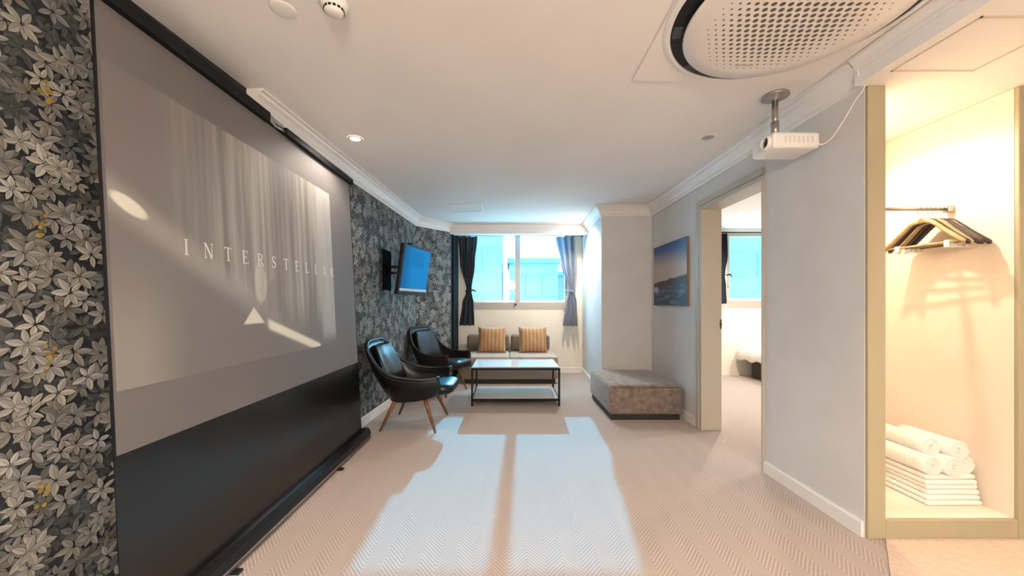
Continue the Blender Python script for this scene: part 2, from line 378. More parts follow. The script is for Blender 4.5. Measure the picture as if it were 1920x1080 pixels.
# ------------------------------------------------------------------ wallpaper: printed leaf rosettes on the left wall
def wallpaper():
    rnd = random.Random(11)
    V = []; Fc = []; cols = []
    segs = [((xl(0.85), 0.85), P1), (P1, (-0.945, 5.985))]
    def leafpoly(L, w, grow=0.0):
        ts = [0.0, 0.16, 0.40, 0.66, 0.87, 1.0]; ws = [0.0, 0.60, 1.0, 0.84, 0.42, 0.0]
        return [(t*(L+grow*2)-grow, k*(w+grow)+(grow*0.4 if 0 < t < 1 else 0)) for t, k in zip(ts, ws)]
    for (a, b) in segs:
        a = Vector(a); b = Vector(b); Lw = (b-a).length; d = (b-a)/Lw; nn = Vector((d.y, -d.x))
        def put(s, zz, off):
            V.append((a.x+d.x*s+nn.x*off, a.y+d.y*s+nn.y*off, zz)); return len(V)-1
        def face(idx, col): Fc.append(idx); cols.append(col)
        step = 0.051; spots = []
        ni = int(Lw/step)+1; nj = int(2.42/step)+1
        for i in range(ni+1):
            for j in range(nj+1):
                spots.append((i*step+rnd.uniform(-0.5, 0.5)*step+(step/2 if j % 2 else 0), j*step*0.98+rnd.uniform(-0.5, 0.5)*step))
        rnd.shuffle(spots)
        for k, (s, zz) in enumerate(spots):
            lay = k/len(spots); off = 0.0006+0.0042*lay
            nl = rnd.choice((5, 6, 6, 7)); rot = rnd.uniform(0, 2*PI); R = rnd.uniform(0.038, 0.055)*(0.92+0.15*lay)
            tone = 0.055+0.36*lay**1.9+rnd.uniform(-0.03, 0.06); warm = rnd.uniform(-1, 1)
            for q in range(nl):
                an = rot+2*PI*q/nl*0.93+rnd.uniform(-0.14, 0.14); Lf = R*rnd.uniform(0.8, 1.1); wf = Lf*rnd.uniform(0.18, 0.23)
                ca, sa = math.cos(an), math.sin(an)
                e = off+q*0.00004
                def P(u, v, o): 
                    ss = s+u*ca-v*sa; z2 = zz+u*sa+v*ca
                    return put(min(max(ss, 0), Lw), min(max(z2, 0.09), 2.44), o)
                if not (0.0 < s < Lw and -0.02 < zz < 2.45): continue
                u0 = 0.004
                pl = leafpoly(Lf, wf, 0.0013)
                ring = [P(u0+u, v, e) for u, v in pl]+[P(u0+u, -v, e) for u, v in pl[-2:0:-1]]
                face(ring, (0.014, 0.018, 0.022))
                pl = leafpoly(Lf, wf)
                t1 = max(0.05, 0.80*tone*rnd.uniform(0.9, 1.1)); tint = (1.0+0.02*warm, 1.0, 0.93-0.05*warm) if lay > 0.45 else (0.90, 1.0, 1.03)
                hi = tuple(t1*x for x in tint); lo = tuple(t1*0.80*x for x in tint)
                face([P(u0+u, v+0.0006*(0 < i < 5), e+0.00002) for i, (u, v) in enumerate(pl)], hi)
                face([P(u0+u, -v-0.0006*(0 < i < 5), e+0.00002) for i, (u, v) in enumerate(pl)][::-1], lo)
                # side veins and midrib
                dk = tuple(t1*0.42*x for x in tint)
                face([P(u0+0.002, 0.0008, e+0.00003), P(u0+Lf*0.93, 0.0, e+0.00003), P(u0+0.002, -0.0008, e+0.00003)], dk)
        # gold berry sprigs
        for gi in range(int(Lw/0.56)+1):
            for gj in range(6):
                s0 = 0.42+gi*0.56+rnd.uniform(-0.02, 0.02); z0 = 0.12+gj*0.46+(0.23 if gi % 2 else 0)
                if s0 > Lw-0.06 or z0 > 2.36: continue
                for q in range(9):
                    cs = s0+rnd.uniform(-0.016, 0.016); cz = z0+rnd.uniform(-0.045, 0.045); rr = rnd.uniform(0.005, 0.009)
                    g = rnd.uniform(0.6, 1.1); o = 0.0052+q*0.00005
                    face([put(cs+rr*math.cos(2*PI*i/8), cz+rr*math.sin(2*PI*i/8), o) for i in range(8)], (0.30*g, 0.215*g, 0.055*g))
    me = bpy.data.meshes.new('wallpaper'); me.from_pydata(V, [], Fc)
    ca = me.color_attributes.new('print', 'FLOAT_COLOR', 'CORNER')
    buf = []
    for p, c_ in zip(me.polygons, cols): buf += [c_[0], c_[1], c_[2], 1.0]*p.loop_total
    ca.data.foreach_set('color', buf)
    m = mat('leaf_print', (0.3, 0.3, 0.3), 0.65)
    at = m.node_tree.nodes.new('ShaderNodeAttribute'); at.attribute_name = 'print'; setbase(m, at.outputs[0])
    me.materials.append(m)
    o = bpy.data.objects.new('wallpaper', me); C.objects.link(o); o.parent = wl
    o['label'] = 'grey leaf wallpaper with gold berries on dark blue ground'
wallpaper()

# ------------------------------------------------------------------ windows
def window(name, x0, x1, z0, z1, y, mull, fr=0.05):
    t = tag(thing(name, None, None, (0, y, 0)), kind='structure')
    mb = MB()
    mb.box((x0, 0.0, z0), (x1, 0.12, z0+0.13), 0.004, 1).box((x0, 0.02, z1-fr), (x1, 0.12, z1), 0.004, 1)
    mb.box((x0, 0.02, z0+0.13), (x0+fr, 0.12, z1-fr), 0.004, 1).box((x1-fr, 0.02, z0+0.13), (x1, 0.12, z1-fr), 0.004, 1)
    mb.build('window_frame', M_frame, t)
    MB().box((x0+fr, 0.03, z0+0.131), (x1-fr, 0.11, z0+0.165), 0.003, 1).build('sash_rail', M_wplast, t)
    MB().box((mull-0.06, 0.022, z0+0.13), (mull+0.035, 0.10, z1-fr), 0.004, 1).build('mullion', mat('grey_aluminium', (0.40, 0.40, 0.40), 0.4, metal=0.3), t)
    MB().box((x0+fr, 0.06, z0+0.165), (mull-0.06, 0.066, z1-fr)).build('pane', M_glass, t)
    MB().box((mull+0.035, 0.08, z0+0.165), (x1-fr, 0.086, z1-fr)).build('pane', M_glass, t)
    MB().lathe([(0, 0.0), (0.02, 0), (0.018, -0.03), (0, -0.032)], 12, (mull-0.05, 0.0, z0+0.095), axis='Y').build('window_latch', M_plinth, t)
    return t
window('window_1', WX0, WX1, WZ0, WZ1, YB+0.0, 0.16, 0.035)
w2 = window('window_2', bx0, bx1, bz0, bz1, BYB+0.02, 4.62, 0.07)

# ------------------------------------------------------------------ outside
M_bld = mat('blue_grey_facade', (0.11, 0.155, 0.18), 0.8, vary=0.12, vscale=0.4)
M_bld2 = mat('pale_blue_facade', (0.10, 0.15, 0.178), 0.8, vary=0.12, vscale=0.5)
M_bwin = mat('facade_window', (0.085, 0.13, 0.16), 0.3)
def building(label, x0, x1, y0, y1, zt, m, nx, nz):
    t = thing('building', label, 'building', ((x0+x1)/2, y0, -6), 0, 'buildings beyond the windows')
    hw = (x1-x0)/2
    MB().box((-hw, 0, 0), (hw, y1-y0, zt+6)).box((-hw-0.15, -0.15, zt+6), (hw+0.15, y1-y0, zt+6.35)).build('wall', m, t)
    for i in range(nx):
        for j in range(nz):
            cx = -hw+(i+0.5)*2*hw/nx; cz = zt+6-1.6-j*2.9
            MB().box((cx-0.55, -0.06, cz-0.7), (cx+0.55, 0.02, cz+0.7)).build('window', M_bwin, t)
building('tall blue-grey block filling the left window pane', -5.4, -0.5, 24, 32, 8.5, M_bld, 4, 4)
building('low pale blue block seen through the right window pane', 0.0, 3.4, 26, 34, 4.0, M_bld2, 3, 3)
building('lowest block at the right edge of the window view', 3.6, 7.5, 30, 38, 3.4, M_bld, 3, 3)
building('block seen through the bedroom window', 11, 21, 22, 30, 8, M_bld2, 6, 4)

# ------------------------------------------------------------------ curtains
M_navy = mat('navy_satin', (0.013, 0.018, 0.034), 0.6, spec=0.2, vary=0.3, vscale=10, stretch=(4, 4, 0.4), sheen=0.3)
M_greyc = mat('sunlit_grey_blue_satin', (0.28, 0.30, 0.35), 0.5, vary=0.25, vscale=10, stretch=(4, 4, 0.4), sheen=0.3)  # right curtain's sunlit paleness is put into this base colour
for mm in (M_navy, M_greyc):   # thin cloth lets some daylight through
    nt = mm.node_tree; b = nt.nodes['Principled BSDF']; tr = nt.nodes.new('ShaderNodeBsdfTranslucent'); mx = nt.nodes.new('ShaderNodeMixShader')
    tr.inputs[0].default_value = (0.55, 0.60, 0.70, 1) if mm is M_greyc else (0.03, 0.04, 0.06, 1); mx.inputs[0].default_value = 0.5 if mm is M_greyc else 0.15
    nt.links.new(b.outputs[0], mx.inputs[1]); nt.links.new(tr.outputs[0], mx.inputs[2]); nt.links.new(mx.outputs[0], nt.nodes['Material Output'].inputs[0])
def curtain(label, y, prof, m, folds=7, zt=2.375, zb=0.84, tie=1.44, flip=1):
    """prof: list of (t, centre, half width, depth)"""
    cx = prof[0][1]
    t = thing('curtain', label, 'curtain', (cx, y, zt))
    def fn(u, v):
        k = v
        for a, b in zip(prof, prof[1:]):
            if a[0] <= k <= b[0]+1e-6:
                f = (k-a[0])/(b[0]-a[0]); f = f*f*(3-2*f)
                ce = a[1]+(b[1]-a[1])*f; hw = a[2]+(b[2]-a[2])*f; dp = a[3]+(b[3]-a[3])*f; break
        ph = u*folds*2*PI
        xx = ce+hw*(2*u-1)+hw*0.10*math.sin(ph*0.5+v*3)
        yy = dp*math.sin(ph)+0.3*dp*math.sin(ph*0.37+2+v*4)
        return Vector((xx-cx, yy, -v*(zt-zb)+(0.006*math.sin(ph+1) if v > 0.98 else 0)))
    o = MB().grid(84, 60, fn).build('cloth', m, t, recalc=False); solid(o, 0.002, 0)
    # tie band
    a, b = None, None
    ft = 0.61
    for p in prof:
        if abs(p[0]-ft) < 0.03: tc, tw = p[1], p[2]
    MB().grid(28, 3, lambda u, v: Vector((tc-cx+(tw+0.014)*math.cos(2*PI*u), (0.045)*math.sin(2*PI*u), tie-zt+(v-0.5)*0.045+0.012*math.cos(2*PI*u)*flip)), closed=True).build('tieback', m, t)
    # little knot with tails
    MB().tube([(tc-cx+flip*tw, -0.05, tie-zt), (tc-cx+flip*(tw+0.05), -0.075, tie-zt+0.012), (tc-cx+flip*(tw+0.09), -0.07, tie-zt-0.03)], [0.012, 0.016, 0.006], 8).build('tie_knot', m, t)
    # hooks rings
    for k in range(4):
        xx = prof[0][2]*(2*(k+0.5)/4-1)
        MB().grid(16, 8, lambda u, v: Vector((xx+0.003*math.sin(2*PI*v), (0.017+0.003*math.cos(2*PI*v))*math.cos(2*PI*u), 0.016+(0.017+0.003*math.cos(2*PI*v))*math.sin(2*PI*u))), closed=True).build('ring', M_black, t)
    return t
YC2 = 6.44
curtain('dark navy curtain tied back at left of the window', YC2, [(0, -0.715, 0.165, 0.030), (0.3, -0.73, 0.13, 0.03), (0.61, -0.70, 0.045, 0.018), (0.75, -0.72, 0.10, 0.03), (1.0, -0.735, 0.13, 0.035)], M_navy, 6, flip=1)
curtain('sunlit grey blue curtain tied back at right of the window', YC2, [(0, 0.965, 0.165, 0.030), (0.3, 1.01, 0.13, 0.03), (0.61, 1.07, 0.045, 0.018), (0.75, 1.065, 0.09, 0.03), (1.0, 1.045, 0.12, 0.035)], M_greyc, 6, flip=-1)
t = thing('curtain_rod', 'thin dark curtain rod above the sofa window', 'curtain rod', (0.12, YC2, 2.392))
MB().tube([(-1.0, 0, 0), (1.12, 0, 0)], 0.009, 12).build('rod', M_black, t)
MB().box((0.98, -0.008, -0.012), (1.0, 0.16, 0.012)).build('bracket', M_black, t); MB().box((-0.90, -0.008, -0.012), (-0.88, 0.16, 0.012)).build('bracket', M_black, t)
MB().lathe([(0, -0.02), (0.018, -0.012), (0.022, 0.004), (0.014, 0.022), (0, 0.028)], 16, (1.13, 0, 0), axis='X').build('finial', M_black, t)

# ------------------------------------------------------------------ projection screen
XS0, KS = -1.325, 0.05
def sx(z): return XS0-KS*(z-0.08)
YS0, YS1 = 1.28, 3.35
ps = thing('projection_screen', 'large floor-standing pull-up projection screen showing a film title', 'projection screen', (sx(0), (YS0+YS1)/2, 0))
off = Vector((-sx(0), -(YS0+YS1)/2, 0)); MO = Matrix.Translation(off)
def strip(y0, y1, z0, z1, dx=0.0, t=0.003):
    mb = MB()
    vs = []
    for d in (0, -t):
        for (yy, zz) in ((y0, z0), (y1, z0), (y1, z1), (y0, z1)): vs.append(mb.bm.verts.new((sx(zz)+dx+d, yy, zz)))
    for q in ((0, 1, 2, 3), (7, 6, 5, 4), (0, 4, 5, 1), (1, 5, 6, 2), (2, 6, 7, 3), (3, 7, 4, 0)): mb.bm.faces.new([vs[i] for i in q])
    return mb
M_scr = mat('grey_screen_fabric', (0.145, 0.131, 0.124), 0.65, vary=0.03, vscale=3)
strip(YS0+0.008, YS1-0.008, 0.70, 2.295).build('screen_fabric', M_scr, ps, mx=MO)
M_apron = mat('black_screen_fabric', (0.004, 0.004, 0.004), 0.24, spec=0.6)
strip(YS0, YS1, 0.075, 0.70).build('lower_apron', M_apron, ps, mx=MO)
mb = strip(YS0, YS0+0.008, 0.70, 2.295, 0.001, 0.006); mb2 = mb
mb.build('edge_binding', M_black, ps, mx=MO)
strip(YS1-0.010, YS1+0.002, 0.70, 2.295, 0.001, 0.006).build('edge_binding', M_black, ps, mx=MO)
# projected picture
IY0, IY1, IZ0, IZ1 = 1.30, 2.95, 0.92, 2.09
M_img = mat('projected_film_still', (0.3, 0.28, 0.26), 0.65)
nt = M_img.node_tree; px, py, pz = coords(nt)
cy0 = IY0+off.y; u = (py-cy0)/(IY1-IY0); v = (pz-IZ0)/(IZ1-IZ0)
st = noise(nt, (0.0, 9, 0.7), 3, rough=0.6).step(0.36, 0.68)
st2 = noise(nt, (0.0, 26, 0.5), 2).step(0.4, 0.65)
diag = v-(0.60-0.78*u)                  # 0 on the beam line, positive above
above = diag.step(-0.02, 0.06)
reg = above*u.step(0.08, 0.4)*v.step(0.05, 0.35)
c = mixc(nt, (st*0.75+st2*0.35)*reg, (0.155, 0.137, 0.127), (0.33, 0.305, 0.27))
beam = diag.abs().step(0.10, 0.0)*u.step(1.0, 0.1)
c = mixc(nt, beam*0.38, c, (0.42, 0.40, 0.37))
col_l = u.step(0.2, 0.05)*v.step(0.5, 0.1)
c = mixc(nt, col_l*0.3, c, (0.36, 0.35, 0.30))
rt = u.step(0.86, 0.90)*v.step(0.0, 0.1)
c = mixc(nt, rt*0.6, c, (0.40, 0.395, 0.375))
# bright blob of light at the left
bu = u-0.045; bv = v-0.572+bu*0.55
blob = ((bu*bu)*520+(bv*bv)*1300).step(1.2, 0.5)
c = mixc(nt, blob*0.85, c, (0.66, 0.66, 0.54))
# pale slope at lower right
sl = (v-(0.165-0.50*(u-0.5))).abs().step(0.035, 0.012)*u.step(0.49, 0.52)*u.step(0.86, 0.84)
wd = (diag-0.0).step(-0.0, 0.03)
c = mixc(nt, sl*0.8, c, (0.72, 0.69, 0.56))
tr1 = (0.255-v-((u-0.435).abs()*1.5)).step(0.0, 0.02)*v.step(0.165, 0.175)
c = mixc(nt, tr1*0.8, c, (0.66, 0.64, 0.53))
ps1 = (((u-0.475)*(u-0.475))*900+((v-0.36)*(v-0.36))*90).step(1.1, 0.5)
c = mixc(nt, ps1*0.55, c, (0.50, 0.49, 0.42))
ps2 = (((u-0.545)*(u-0.545))*560+((v-0.30)*(v-0.30))*110).step(1.1, 0.6)
c = mixc(nt, ps2*0.6, c, (0.19, 0.165, 0.145))
setbase(M_img, c)
nt.links.new(c, nt.nodes['Principled BSDF'].inputs['Emission Color']); nt.nodes['Principled BSDF'].inputs['Emission Strength'].default_value = 0.04
pic_o = strip(IY0, IY1, IZ0, IZ1, 0.0012, 0.001).build('projected_picture', M_img, ps, mx=MO)
# lettering (serif strokes), reading left to right along +Y
GL = {
 'I': ([((.5, 0), (.5, 1), .15)], [(.32, .68, 0), (.32, .68, 1)]),
 'N': ([((.18, 0), (.18, 1), .06), ((.2, 1), (.8, 0), .15), ((.82, 0), (.82, 1), .06)], [(.05, .32, 0), (.02, .3, 1), (.7, .96, 1)]),
 'T': ([((.5, 0), (.5, 1), .15), ((.12, .97), (.88, .97), .06), ((.13, .8), (.13, 1), .05), ((.87, .8), (.87, 1), .05)], [(.33, .67, 0)]),
 'E': ([((.3, 0), (.3, 1), .15), ((.3, .97), (.8, .97), .06), ((.3, .03), (.84, .03), .06), ((.3, .52), (.66, .52), .06), ((.8, .8), (.8, 1), .05), ((.84, 0), (.84, .22), .05), ((.66, .42), (.66, .62), .05)], [(.14, .4, 0), (.14, .4, 1)]),
 'L': ([((.35, 0), (.35, 1), .15), ((.3, .03), (.84, .03), .06), ((.84, 0), (.84, .24), .05)], [(.18, .52, 0), (.18, .52, 1)]),
 'A': ([((.5, 1), (.15, 0), .06), ((.48, 1), (.84, 0), .15), ((.26, .33), (.7, .33), .05)], [(.03, .3, 0), (.68, .98, 0)]),
 'R': ([((.26, 0), (.26, 1), .15), ((.26, .97), (.55, .97), .06), ((.55, .97), (.72, .88), .1), ((.72, .9), (.76, .74), .14), ((.76, .76), (.68, .56), .12), ((.68, .58), (.5, .51), .08), ((.5, .51), (.26, .51), .06), ((.5, .52), (.84, 0), .15)], [(.1, .42, 0), (.1, .4, 1), (.76, .98, 0)]),
 'S': ([((.76, .82), (.62, .95), .06), ((.62, .95), (.42, .97), .07), ((.42, .97), (.27, .84), .11), ((.27, .84), (.3, .66), .14), ((.3, .66), (.7, .38), .15), ((.7, .38), (.74, .2), .14), ((.74, .2), (.58, .04), .1), ((.58, .04), (.38, .04), .07), ((.38, .04), (.22, .2), .06), ((.78, .74), (.78, 1), .05), ((.21, 0), (.21, .26), .05)], []),
}
TH = 0.068; TZ = 1.437
M_let = mat('projected_letters', (0.62, 0.60, 0.58), 0.7, emit=(0.8, 0.78, 0.76), estr=0.04)
def tquad(p, q, w, yy, k):
    p = Vector(p); q = Vector(q); d = (q-p).normalized(); n = Vector((-d.y, d.x))*w/2
    vs = []
    for a in (p-n, q-n, q+n, p+n):
        zz = TZ+a.y*TH; vs.append(mb.bm.verts.new((sx(zz)+0.0016+0.00003*k, yy+(a.x-0.5)*TH*0.86, zz)))
    mb.bm.faces.new(vs)
for i, ch in enumerate('INTERSTELLAR'):
    yy = 1.61+0.12*i; k = 0; mb = MB()
    st_, se = GL[ch]
    for p, q, w in st_: tquad(p, q, w, yy, k); k += 1
    for a, b_, zz in se: tquad((a, zz*0.96+0.02), (b_, zz*0.96+0.02), 0.05, yy, k); k += 1
    mb.build('letter', M_let, pic_o, mx=MO)
# top bar and lifting bracket
zt_ = 2.295
MB().box((sx(zt_)-0.020, YS0-0.02, zt_-0.002), (sx(zt_)+0.032, 2.20, zt_+0.056), 0.006, 2).box((sx(zt_)-0.020, 2.36, zt_+0.0), (sx(zt_)+0.030, YS1+0.02, zt_+0.046), 0.006, 2).box((sx(zt_)-0.018, 2.19, zt_+0.0), (sx(zt_)-0.004, 2.37, zt_+0.026), 0.003, 1).build('top_bar', mat('flat_black_bar', (0.006, 0.006, 0.006), 0.6, spec=0.2), ps, mx=MO)
MB().box((sx(zt_)-0.012, 2.13, zt_+0.03), (sx(zt_)+0.014, 2.36, zt_+0.058), 0.004, 1).tube([(sx(zt_)+0.012, 2.20, zt_+0.03), (sx(zt_)+0.02, 2.26, zt_+0.004), (sx(zt_)+0.018, 2.31, zt_+0.012), (sx(zt_)+0.012, 2.38, zt_+0.02)], 0.008, 8).build('lifting_handle', M_steel, ps, mx=MO)
# scissor arms behind
xb = sx(0.1)-0.05
MB().tube([(xb, 2.30-0.75, 0.09), (xb-0.055, 2.30-0.02, 1.2), (sx(2.25)-0.02, 2.26, 2.27)], 0.011, 8).build('support_arm', M_steel, ps, mx=MO)
MB().tube([(xb-0.02, 2.30+0.75, 0.09), (xb-0.075, 2.30+0.02, 1.2), (sx(2.25)-0.018, 2.32, 2.27)], 0.011, 8).build('support_arm', M_steel, ps, mx=MO)
# base housing
mb = MB()
prof = [(0.062, 0.012), (0.066, 0.045), (0.055, 0.075), (0.020, 0.083), (-0.03, 0.083), (-0.058, 0.075), (-0.062, 0.012)]
va = [mb.bm.verts.new((XS0+a, YS0-0.04, z_)) for a, z_ in prof]; vb = [mb.bm.verts.new((XS0+a, YS1+0.03, z_)) for a, z_ in prof]
for i in range(len(prof)): j = (i+1) % len(prof); mb.bm.faces.new((va[i], va[j], vb[j], vb[i]))
mb.bm.faces.new(va[::-1]); mb.bm.faces.new(vb)
mb.build('base_housing', mat('satin_black_aluminium', (0.02, 0.02, 0.022), 0.28, metal=0.5), ps, mx=MO)
MB().box((XS0+0.062, YS0-0.03, 0.014), (XS0+0.074, YS1+0.02, 0.034), 0.003, 1).build('housing_rail', mat('dull_bronze_aluminium', (0.16, 0.13, 0.115), 0.4, metal=0.6), ps, mx=MO)
MB().lathe([(0, 0), (0.048, 0), (0.05, 0.02), (0.04, 0.04), (0, 0.045)], 24, (XS0+0.015, YS1+0.028, 0.050), axis='Y').build('end_cap', M_blackp, ps, mx=MO)
for yy in (2.75, 1.7):
    MB().box((XS0-0.14, yy-0.018, 0.0), (XS0+0.105, yy+0.018, 0.013), 0.004, 1).build('foot', M_blackp, ps, mx=MO)

# ------------------------------------------------------------------ television on wall arm
A = Vector((-1.175, 4.02, 0)); B = Vector((-1.03, 4.70, 0))
d = (B-A).normalized(); ang = math.atan2(d.y, d.x)
ce = (A+B)/2
tv = thing('television', 'small wall-hung television with a plain blue screen', 'television', (ce.x, ce.y, 1.60), 0)
tv.rotation_euler = Euler((math.radians(0), 0, ang), 'XYZ')
tilt = Matrix.Rotation(math.radians(8), 4, 'X')     # local x along width, local -y toward the room
w2_, h2_ = (B-A).length/2, 0.28
MB().box((-w2_, -0.012, -h2_), (w2_, 0.035, h2_), 0.008, 2).box((-w2_*0.7, 0.03, -h2_*0.7), (w2_*0.7, 0.075, h2_*0.6), 0.02, 2).build('cabinet', M_blackp, tv, mx=tilt)
M_tvs = mat('blue_tv_picture', (0.002, 0.01, 0.03), 0.6, spec=0.04)
nt = M_tvs.node_tree; x, y, z = coords(nt)
c = mixc(nt, x.step(-0.36, -0.05), (0.006, 0.10, 0.26), (0.005, 0.22, 0.55))
c = mixc(nt, ((z-0.13).abs().step(0.10, 0.07))*((x-0.02).abs().step(0.2, 0.12))*0.45, c, (0.004, 0.13, 0.36))
nt.links.new(c, nt.nodes['Principled BSDF'].inputs['Emission Color']); nt.nodes['Principled BSDF'].inputs['Emission Strength'].default_value = 0.42
MB().box((-w2_+0.025, -0.0145, -h2_+0.075), (w2_-0.02, -0.0122, h2_-0.022)).build('display', M_tvs, tv, mx=tilt)
MB().box((-w2_+0.012, -0.018, -h2_+0.042), (w2_-0.01, -0.0122, -h2_+0.072), 0.002, 1).build('silver_strip', M_tvtrim, tv, mx=tilt)
mt = thing('tv_mount', 'black swivel arm holding the television off the wallpaper', 'tv mount', (xl(4.35)+0.006, 4.35, 1.62))
MB().box((0, -0.16, -0.24), (0.012, 0.13, 0.22), 0.003, 1).build('wall_plate', mat('dull_black_plate', (0.006, 0.006, 0.006), 0.9, spec=0.02), mt)  # plate enlarged and blackened to fill the dark patch behind the television
MB().tube([(0.012, 0, 0.02), (0.13, -0.14, 0.02), (0.225, 0.012, 0.02)], 0.016, 10).tube([(0.012, 0, -0.05), (0.13, -0.14, -0.05), (0.225, 0.012, -0.05)], 0.012, 10).build('arm', M_black, mt)
MB().box((0.205, -0.09, -0.09), (0.245, 0.10, 0.09), 0.004, 1, mx=Matrix.Rotation(-0.02, 4, 'Z')).build('head_plate', M_black, mt)
stb = thing('set_top_box', 'black box sitting on top of the television', 'box', (-1.125, 4.33, 1.8745), ang)
MB().box((-0.11, -0.05, 0.0), (0.11, 0.06, 0.034), 0.006, 2).build('casing', M_blackp, stb)
MB().box((-0.10, -0.0505, 0.009), (0.10, -0.0495, 0.022)).build('front_strip', mat('smoked_plastic', (0.03, 0.02, 0.05), 0.1), stb)

# ------------------------------------------------------------------ armchairs
def armchair(label, loc, rz, leath, zs=1.0, group='black lounge armchairs'):
    t = thing('armchair', label, 'armchair', loc, rz, group)
    rim = [(-.435, 0, .845), (-.435, .13, .845), (-.42, .235, .815), (-.365, .30, .725), (-.27, .325, .61), (-.13, .335, .53), (.02, .335, .505), (.16, .33, .50), (.31, .305, .515)]
    bot = [(-.20, 0, .285), (-.20, .11, .285), (-.185, .18, .285), (-.155, .215, .285), (-.10, .24, .285), (-.02, .25, .29), (.07, .25, .30), (.17, .25, .32), (.28, .245, .355)]
    R = catmull(rim, 25); Bt = catmull(bot, 25)
    R = [Vector((p.x, -p.y, p.z)) for p in R[:0:-1]]+R; Bt = [Vector((p.x, -p.y, p.z)) for p in Bt[:0:-1]]+Bt
    n = len(R)
    def fn(u, v):
        i = u*(n-1); k = min(int(i), n-2); f = i-k
        a = R[k].lerp(R[k+1], f); b = Bt[k].lerp(Bt[k+1], f)
        p = b.lerp(a, v)
        bul = math.sin(PI*v)*0.03
        c_ = Vector((0.1, 0, p.z)); o_ = (p-c_); o_.z = 0
        return p+(o_.normalized()*bul if o_.length > 0.01 else Vector())
    o = MB().grid(56, 10, fn).build('shell', leath, t); solid(o, 0.032, -1 if False else 0)
    # underside pan
    pts = [(p.x*0.98, p.y*0.98) for p in Bt]
    mb = MB(); ce_ = mb.bm.verts.new((0.04, 0, 0.262)); ring = [mb.bm.verts.new((p.x, p.y, p.z)) for p in Bt]
    for a, b in zip(ring, ring[1:]): f = mb.bm.faces.new((a, b, ce_)); f.smooth = True
    mb.bm.faces.new((ring[-1], ring[0], ce_))
    solid(mb.build('seat_pan', leath, t), 0.02, 0)
    # rim piping
    MB().tube([Vector((p.x, p.y, p.z+0.004)) for p in R], 0.020, 10).build('arm_rim', leath, t)
    # back pad
    def bk(u, v):
        s_ = 2*u-1; w = 0.225+0.03*math.sin(PI*v)-0.05*v**3
        zz = 0.43+0.385*v; xx = -0.225-0.175*v+0.05*abs(s_)**2.2+0.012
        th = 0.035*(1-abs(s_)**4)*(1-abs(2*v-1)**4)
        return Vector((xx+th, s_*w, zz))
    solid(MB().grid(20, 16, bk).build('back_pad', leath, t), 0.03, -1)
    # seat cushion
    def sc(u, v):
        th = 2*PI*u; ph = PI*(v-0.5)
        cx, sy, sz = math.cos(th), math.sin(th), math.sin(ph); r = math.cos(ph)
        sp = lambda k, e: math.copysign(abs(k)**e, k)
        X = 0.325*sp(cx, 0.45)*sp(r, 0.4); Y = 0.235*sp(sy, 0.45)*sp(r, 0.4); Z = 0.062*sp(sz, 0.6)
        if X > 0: Y *= 1+0.14*X/0.325
        return Vector((X+0.095, Y, Z+0.375+0.05*(X+0.05)))
    MB().grid(40, 14, sc, closed=True).build('seat_cushion', leath, t, smooth=True)
    for (ax, ay, bx_, by_) in ((-0.12, -0.20, -0.275, -0.275), (0.13, -0.20, 0.265, -0.285), (-0.12, 0.20, -0.27, 0.275), (0.13, 0.20, 0.265, 0.285)):
        MB().tube([(ax, ay, 0.335), (ax+(bx_-ax)*0.3, ay+(by_-ay)*0.3, 0.235), (bx_, by_, 0.0)], [0.021, 0.021, 0.011], 12).build('leg', M_wood, t)
    t.scale = (1 if zs == 1 else 0.9, 1 if zs == 1 else 0.92, zs)
    return t
ch1 = armchair('black leather lounge armchair on walnut legs next to the projection screen', (-0.955, 3.83, 0), math.radians(-2), M_leather)
ch2 = armchair('dark brown armchair behind the black one, nearer the sofa', (-0.93, 5.17, 0), math.radians(-24), M_brownl, 1.04)

# ------------------------------------------------------------------ sofa and cushions
def rbox(mb, lo, hi, r, seg=4): return mb.box(lo, hi, r, seg)
sf = thing('sofa', 'low armless taupe sofa under the window', 'sofa', (0.0, 6.08, 0))
MB().box((-0.70, -0.38, 0.0), (0.70, 0.44, 0.07), 0.005, 1).build('plinth', M_plinth, sf)
rbox(MB(), (-0.735, -0.43, 0.07), (0.735, 0.47, 0.285), 0.025).build('base', M_sofa, sf, smooth=True)
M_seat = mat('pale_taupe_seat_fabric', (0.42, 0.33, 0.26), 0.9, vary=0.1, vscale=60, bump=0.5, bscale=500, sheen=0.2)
for k in (-1, 1):
    rbox(MB(), (0.002 if k > 0 else -0.74, -0.44, 0.288), (0.74 if k > 0 else -0.002, 0.25, 0.42), 0.035, 5).build('seat_cushion', M_seat, sf, smooth=True)
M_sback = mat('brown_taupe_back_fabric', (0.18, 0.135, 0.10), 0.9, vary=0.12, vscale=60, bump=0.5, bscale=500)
rbox(MB(), (-0.715, 0.20, 0.425), (-0.005, 0.45, 0.69), 0.045, 5).build('back_cushion', M_sback, sf, smooth=True)
rbox(MB(), (0.025, 0.20, 0.425), (0.68, 0.45, 0.69), 0.045, 5).build('back_cushion', M_sback, sf, smooth=True)
M_pil = mat('striped_gold_fabric', (0.5, 0.3, 0.15), 0.7, bump=0.3, bscale=400)
nt = M_pil.node_tree; x, y, z = coords(nt)
sA = ((x/0.062).frac()-0.5).abs()*2; sB = ((x/0.0155).frac()-0.5).abs()*2
c = mixc(nt, sA.step(0.35, 0.65), (0.46, 0.27, 0.13), (0.33, 0.16, 0.07)); c = mixc(nt, sB.step(0.6, 0.8)*0.4, c, (0.56, 0.37, 0.21)); setbase(M_pil, c)
